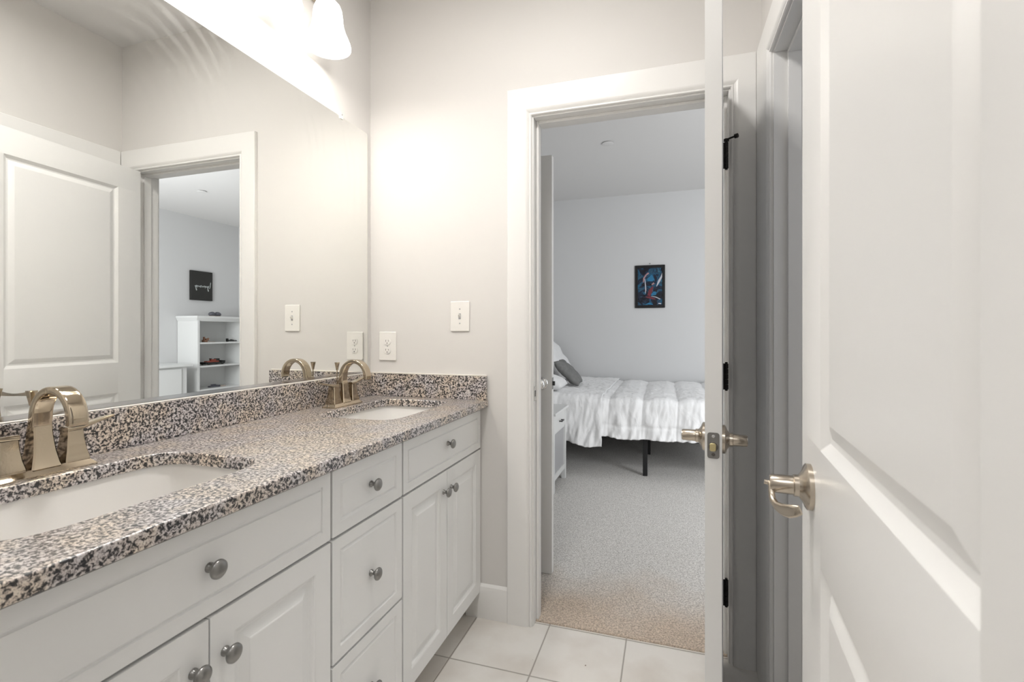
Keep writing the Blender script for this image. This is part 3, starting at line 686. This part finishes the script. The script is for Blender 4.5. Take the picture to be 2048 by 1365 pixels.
def cover(name, x0, x1, ny, nx, top, ynear, hem, off, seed, stitch=True, tag_=None, hemx=None, far=5.56):
    """draped cover: runs from the far edge over the top and down the near side"""
    b = MB(); rows = []
    for i in range(nx + 1):
        x = x0 + (x1 - x0) * i / nx; row = []
        h = hem if hemx is None else hemx[0] + (hemx[1] - hemx[0]) * i / nx
        h += .018 * noise.noise((x * 7, seed, 0)) + .008 * noise.noise((x * 22, seed, 0))
        rad = .05; L1 = far - (ynear + rad); L2 = rad * math.pi / 2; L3 = top - rad - h
        for j in range(ny + 1):
            # parameter: 45% top, 55% edge+drop
            s = (j / ny) ** .8 * (L1 + L2 + L3)
            if s < L1: p = Vector((x, far - s, top)); nrm = Vector((0, 0, 1)); f = 0
            elif s < L1 + L2:
                a = (s - L1) / rad; p = Vector((x, ynear + rad - rad * math.sin(a), top - rad + rad * math.cos(a))); nrm = Vector((0, -math.sin(a), math.cos(a))); f = 0
            else:
                p = Vector((x, ynear, top - rad - (s - L1 - L2))); nrm = Vector((0, -1, 0)); f = (s - L1 - L2) / max(L3, .01)
            onside = max(0, min(1, (s - L1) / L2))
            ruf = noise.noise((x * 12 + seed, f * 1.6 + p.y * .8, seed)) * .8 + noise.noise((x * 30 + seed + f * 2, f * 2.8, seed + 3)) * .45
            disp = off + onside * (.010 + .030 * f) * (ruf + .35) * 1.0 + .008 * f
            disp += .008 * noise.noise((x * 6, p.y * 6, p.z * 6 + seed)) + .006 * noise.noise((x * 18, p.y * 14, p.z * 8 + seed)) + .003 * noise.noise((x * 45, p.y * 35, p.z * 16 + seed))
            if stitch:
                dx = abs(((x - .065 + .133 + .014 * noise.noise((p.y * 4, p.z * 4, 1))) / .267) % 1 - .5) * .267
                g = math.exp(-(dx / .007) ** 2); g2 = math.exp(-(dx / .045) ** 2)
                disp -= .006 * g + .008 * g2
                sy = abs(s - (L1 - .02)); disp -= .009 * math.exp(-(sy / .014) ** 2)
                sy = abs(s - (L1 + L2 + L3 * .62)); disp -= .007 * math.exp(-(sy / .012) ** 2)
                # puffy quilting
                disp += .010 * (1 - g2) * (.6 + noise.noise((x * 3.5, p.y * 5, p.z * 5)))
            row.append(b.bm.verts.new(p + nrm * disp))
        rows.append(row)
    for i in range(nx):
        for j in range(ny): b.face([rows[i][j], rows[i+1][j], rows[i+1][j+1], rows[i][j+1]])
    o = b.build(name, 'white_cotton', angle=80)
    s = o.modifiers.new('thick', 'SOLIDIFY'); s.thickness = .010; s.offset = -1
    return o
cv = cover('comforter', -.92, .70, 150, 260, .625, 4.035, .315, .012, 2.3)
tag(cv, 'white quilted comforter draped over the bed', 'comforter')
cf = cover('fold', -1.00, -.515, 150, 90, .640, 4.018, .25, .022, 7.1, stitch=False, hemx=(.285, .235))
# slanted turned-back edge
cf.parent = cv; cf.name = 'turned_back_fold'

def pillow(name, loc, rot, sx, sy, sz, mat, label, cat='pillow', group=None, seed=0):
    b = MB(); n = 22; vs = {}
    for side in (1, -1):
        for i in range(n + 1):
            for j in range(n + 1):
                u, v = 2 * i / n - 1, 2 * j / n - 1
                edge = (1 - u ** 4) * (1 - v ** 4)
                z = side * sz / 2 * max(edge, 0) ** .5 + .012 * noise.noise((u * 3 + seed, v * 3, side + seed)) * (edge > .02)
                pinch = 1 - .07 * (abs(u * v)) ** 0.5 * 0 - .05 * (1 - abs(v)) * (abs(u) > .99) * 0
                px = u * sx / 2 * (1 - .06 * (1 - v * v)); py = v * sy / 2 * (1 - .06 * (1 - u * u))
                vs[side, i, j] = b.bm.verts.new((px, py, z))
        for i in range(n):
            for j in range(n): b.face([vs[side, i, j], vs[side, i+1, j], vs[side, i+1, j+1], vs[side, i, j+1]])
    bmesh.ops.remove_doubles(b.bm, verts=b.bm.verts, dist=.0008)
    o = b.build(name, mat, angle=180, world=False); o.location = loc; o.rotation_euler = rot
    return tag(o, label, cat, group)
pillow('pillow', (-1.07, 4.28, .75), (0, R(16), R(3)), .40, .36, .12, 'white_cotton', 'white pillow lying flat at the near head corner of the bed', seed=1)
pillow('pillow', (-1.165, 5.22, .875), (0, R(56), R(-3)), .50, .60, .13, 'white_cotton', 'white ruffled pillow propped up behind the grey cushion', seed=4)
pillow('cushion', (-.92, 4.67, .785), (0, R(44), R(4)), .32, .38, .10, 'pillow_grey', 'small grey patterned cushion leaning on the white pillows', 'cushion', seed=8)

# nightstand (drawer front faces +x)
ns = thing('nightstand', 'white one-drawer nightstand with a recess painted shade-grey beside the bed', 'nightstand', (-.97, 3.637, F0))
nx0, nx1, ny0, ny1 = -1.16, -.78, 3.415, 3.858
MB().box(nx0 - .01, nx1 + .018, ny0 - .015, ny1 + .015, .572, .592).build('table_top', 'furniture_white', ns, bevel=.003)
for x in (nx0, nx1 - .034):
    for y in (ny0, ny1 - .034): MB().box(x, x + .034, y, y + .034, F0, .572).build('leg', 'furniture_white', ns, bevel=.002)
MB().box(nx0 + .034, nx1 - .034, ny0 + .006, ny0 + .02, .09, .572).box(nx0 + .034, nx1 - .034, ny1 - .02, ny1 - .006, .09, .572).box(nx1 - .028, nx1 - .008, ny0 + .034, ny1 - .034, .085, .125).box(nx1 - .028, nx1 - .008, ny0 + .034, ny1 - .034, .425, .435).box(nx0 + .01, nx0 + .02, ny0 + .034, ny1 - .034, .09, .572).build('frame', 'furniture_white', ns, bevel=.001)
MB().box(nx1 - .026, nx1 - .016, ny0 + .034, ny1 - .034, .125, .425).build('recess_shade_panel', 'furniture_grey', ns)  # grey sheet in the open front, interior shade put into its colour
dr = MB().box(nx1 - .020, nx1 - .002, ny0 + .037, ny1 - .037, .438, .568).build('drawer', 'furniture_white', ns, bevel=.002)
MB().box(nx1 + .016, nx1 + .022, 3.60, 3.68, .498, .508).box(nx1 - .002, nx1 + .018, 3.602, 3.610, .499, .507).box(nx1 - .002, nx1 + .018, 3.670, 3.678, .499, .507).build('drawer_handle', 'steel_dark', dr, bevel=.001)

# framed picture on the far wall
pf = thing('framed_picture', 'small black-framed blue and red print on the bedroom wall', 'picture', (-.193, BY1, 1.44))
px0, px1, pz0, pz1 = -.354, -.031, 1.445, 1.92
b = MB(); fw = .03
b.box(px0, px0 + fw, BY1 - .02, BY1, pz0, pz1).box(px1 - fw, px1, BY1 - .02, BY1, pz0, pz1).box(px0 + fw, px1 - fw, BY1 - .02, BY1, pz0, pz0 + fw).box(px0 + fw, px1 - fw, BY1 - .02, BY1, pz1 - fw, pz1)
b.build('frame', 'frame_black', pf, bevel=.002)
pr_ = MB().box(px0 + fw, px1 - fw, BY1 - .012, BY1 - .004, pz0 + fw, pz1 - fw).build('print', 'abstract_print', pf)
def brush(name, pts, ws, mat):
    MB().sweep([(px0 + a * (px1 - px0), BY1 - .0135, pz1 - c * (pz1 - pz0)) for a, c in pts], (0, -1, 0), .0016, [w_ for w_ in ws], n=2, seg=8).build(name, mat, pr_)
brush('paint_mark', [(.42, .34), (.55, .30), (.62, .36)], [.03, .085, .03], 'print_blue')
brush('paint_mark', [(.55, .70), (.66, .66), (.70, .63)], [.02, .05, .02], 'print_blue')
brush('paint_mark', [(.33, .32), (.35, .45), (.36, .58), (.35, .66)], [.006, .012, .012, .004], 'print_white')
brush('paint_mark', [(.28, .40), (.30, .30), (.38, .22), (.46, .18)], [.010, .018, .016, .020], 'print_pink')
brush('paint_mark', [(.72, .50), (.80, .38), (.88, .28), (.91, .19)], [.006, .026, .020, .008], 'print_white')
brush('paint_mark', [(.46, .72), (.52, .60), (.60, .50)], [.035, .045, .015], 'print_red')
brush('paint_mark', [(.36, .74), (.52, .76), (.68, .80)], [.010, .030, .012], 'print_red')
brush('paint_mark', [(.56, .46), (.64, .42)], [.012, .022], 'print_pink')
brush('paint_mark', [(.55, .73), (.70, .75), (.84, .80)], [.004, .010, .010], 'print_white')
brush('paint_mark', [(.36, .92), (.47, .90), (.60, .92)], [.010, .024, .010], 'print_blue')
brush('paint_mark', [(.78, .90), (.87, .905)], [.012, .014], 'print_white')
MB().cyl((-.192, BY1, 1.936), (-.192, BY1 - .022, 1.939), .0025, 8).lathe((-.192, BY1 - .020, 1.939), (0, -1, 0), [(0, .005), (.002, .005)], 10).build('nail', 'steel_dark', pf)

# ceiling sprinkler caps
for x, y, lab in ((-.47, 4.035, 'white round sprinkler cover on the bedroom ceiling above the bed'), (2.36, 4.06, 'white round sprinkler cover on the ceiling seen in the mirror')):
    t = thing('sprinkler_cover', lab, 'sprinkler cover', (x, y, CZ))
    MB().lathe((x, y, CZ), (0, 0, -1), [(0, .030), (.010, .030)], 28).build('collar', 'slot_dark', t); MB().lathe((x, y, CZ - .006), (0, 0, -1), [(0, .046), (.003, .046), (.0045, .042)], 32).build('cap', 'ceiling_paint', t)

# bookcase against the right bedroom wall (seen in the mirror)
bc = thing('bookcase', 'white open bookcase seen in the mirror under the black sign', 'bookcase', (3.37, 5.05, F0))
qx0, qx1, qy0, qy1, qz = 3.20, 3.545, 4.70, 5.44, 1.36
MB().box(qx0 - .0, qx1, qy0, qy0 + .032, F0, qz - .02).build('side_panel', 'furniture_white', bc, bevel=.002)
MB().box(qx0 - .0, qx1, qy1 - .032, qy1, F0, qz - .02).build('side_panel', 'furniture_white', bc, bevel=.002)
MB().box(qx1 - .008, qx1, qy0 + .032, qy1 - .032, .06, qz - .02).build('back_panel', 'furniture_white', bc)
b = MB().loft([sq((qx0 + qx1) / 2 + .006, (qy0 + qy1) / 2, qx1 - qx0 - .010, qy1 - qy0 + .0, qz - .045, .01), sq((qx0 + qx1) / 2 - .012, (qy0 + qy1) / 2, qx1 - qx0 + .024, qy1 - qy0 + .05, qz, .01), sq((qx0 + qx1) / 2 - .012, (qy0 + qy1) / 2, qx1 - qx0 + .024, qy1 - qy0 + .05, qz + .022, .01)])
b.build('cornice', 'furniture_white', bc, angle=20)
for z in (1.020, .716, .41, .085): MB().box(qx0 + .004, qx1 - .008, qy0 + .032, qy1 - .032, z, z + .020).build('shelf', 'furniture_white', bc, bevel=.001)

# things on the bookcase
def blocks(name, label, cat, base, spec):
    t = thing(name, label, cat, base)
    for nm, mat, boxes in spec:
        b = MB()
        for (cx, cy, cz, sx, sy, sz) in boxes:
            b.box(base[0] + cx - sx / 2, base[0] + cx + sx / 2, base[1] + cy - sy / 2, base[1] + cy + sy / 2, base[2] + cz, base[2] + cz + sz)
        b.build(nm, mat, t, bevel=.003)
    return t
# pad with two lobes on the very top
t = thing('game_controller', 'dark two-lobed game controller on top of the bookcase in the mirror', 'game controller', (3.33, 5.06, qz + .022))
b = MB()
for s in (-1, 1): b.lathe((3.33, 5.06 + s * .045, qz + .050), (0, s * .3, 1), [(-.020, .012), (-.010, .034), (.008, .042), (.024, .036), (.034, .018)], 20)
b.box(3.31, 3.35, 5.02, 5.10, qz + .034, qz + .070); b.build('grip_body', 'toy_grey', t, bevel=.003)
MB().box(3.30, 3.35, 4.985, 5.045, qz + .022, qz + .033).box(3.30, 3.35, 5.075, 5.135, qz + .022, qz + .033).build('stand', 'toy_tan', t, bevel=.003)
def wheels(t, base, ys, xs, r=.012):
    for y in ys:
        for x in xs: MB().cyl((base[0] + x - .006, base[1] + y, base[2] + r), (base[0] + x + .006, base[1] + y, base[2] + r), r, 16).build('wheel', 'toy_black', t)
z1s, z2s, z3s = 1.040, .736, .43
blocks('toy_plane', 'small orange-brown toy model on the upper bookcase shelf at left', 'toy', (3.33, 4.94, z1s), [
    ('body', 'toy_orange', [(0, -.03, 0, .05, .05, .030), (0, -.01, .030, .04, .03, .018), (0, .02, .02, .02, .02, .035), (0, -.04, .03, .03, .012, .04)]),
    ('wing', 'toy_tan', [(0, .045, 0, .06, .11, .008), (0, .01, .028, .09, .02, .006)])])
t = blocks('toy_rifle', 'long black toy model on the upper bookcase shelf at right', 'toy', (3.33, 5.30, z1s), [
    ('body', 'toy_black', [(0, -.045, 0, .03, .02, .045), (0, .0, .006, .03, .11, .020), (0, .075, .008, .015, .08, .010), (0, .02, .024, .02, .03, .008)])])
t = blocks('toy_car', 'red and black toy racing car on the middle bookcase shelf', 'toy', (3.33, 5.03, z2s), [
    ('chassis', 'toy_black', [(0, 0, .010, .10, .30, .022), (0, .13, .03, .12, .03, .022), (0, -.13, .018, .11, .04, .02)]),
    ('bodywork', 'toy_red', [(0, -.02, .032, .06, .18, .018), (0, .0, .05, .045, .07, .022), (0, -.09, .03, .05, .05, .012)]),
    ('cockpit', 'toy_black', [(0, .06, .05, .05, .05, .03)]),
    ('air_scoop', 'toy_black', [(0, -.035, .07, .03, .02, .014)])])
wheels(t, (3.33, 5.03, z2s), (-.11, .10), (-.055, .055), .019)
t = blocks('toy_jet', 'grey toy model on the lower bookcase shelf', 'toy', (3.33, 5.05, z3s), [
    ('body', 'toy_grey', [(0, 0, 0, .05, .15, .02), (0, -.01, .02, .03, .06, .02), (0, .02, .022, .12, .05, .008)]),
    ('nose', 'toy_tan', [(0, .12, 0, .06, .08, .012)])])

# black sign with white script on the right bedroom wall
sg = thing('wall_sign', 'black square sign with white script above the bookcase in the mirror', 'sign', (BX1, 5.03, 1.60))
sy0, sy1, sz0, sz1 = 4.868, 5.190, 1.604, 2.0
MB().box(BX1 - .030, BX1, sy0, sy1, sz0, sz1).build('canvas', 'sign_black', sg, bevel=.002)
lt = MB()
def stroke(pts, w_=.0065):
    lt.sweep([(BX1 - .0305, sy1 - .03 - a * .26, 1.795 + c * .042) for a, c in pts], (1, 0, 0), .002, w_, n=2, seg=8)
stroke([(.0, 1.5), (.02, .7), (.04, .0), (.05, -.35), (.08, -.45)], .007)
wr = []
for k in range(97):
    u_ = k / 96; amp = .42 * (.65 + .35 * math.sin(u_ * 23 + 1))
    wr.append((.10 + u_ * .82 + .016 * math.sin(u_ * 2 * math.pi * 9), amp * math.cos(u_ * 2 * math.pi * 9) - .1))
stroke(wr, .0055)
stroke([(.165, .2), (.175, -.6), (.16, -1.3), (.13, -1.5), (.12, -1.2), (.19, -.5)], .005)
stroke([(.84, .2), (.85, -.6), (.84, -1.3), (.81, -1.4), (.80, -1.1), (.88, -.5)], .005)
lt.build('lettering', 'letter_white', sg)

# dresser at lower left of the mirror view
ds = thing('dresser', 'white low dresser beside the bookcase, seen in the mirror', 'dresser', (3.33, 4.1, F0))
MB().box(3.085, 3.545, 3.62, 4.555, .752, .781).build('table_top', 'furniture_white', ds, bevel=.003)
b = MB().box(3.13, 3.545, 3.66, 3.68, F0, .752).box(3.13, 3.545, 4.478, 4.498, F0, .752).box(3.13, 3.15, 3.68, 4.478, .04, .752).box(3.525, 3.545, 3.68, 4.478, .04, .752)
b.build('body', 'furniture_white', ds, bevel=.002)
for z in (.42, .08):
    dd = MB().box(3.112, 3.130, 3.70, 4.42, z, z + .31).build('drawer', 'furniture_white', ds, bevel=.003)
    MB().cyl((3.112, 4.06, z + .155), (3.09, 4.06, z + .155), .012).build('knob', 'steel_dark', dd)

# repeats of one kind share a group
GR = {'vanity_cabinet': 'sink base cabinets of the vanity', 'sink': 'sinks in the granite top', 'faucet': 'faucets on the vanity', 'pillow': 'pillows at the head of the bed', 'sprinkler_cover': 'sprinkler covers on the bedroom ceiling'}
for o in bpy.data.objects:
    k = o.name.split('.')[0]
    if o.parent is None and k in GR and o.get('label'): o['group'] = GR[k]
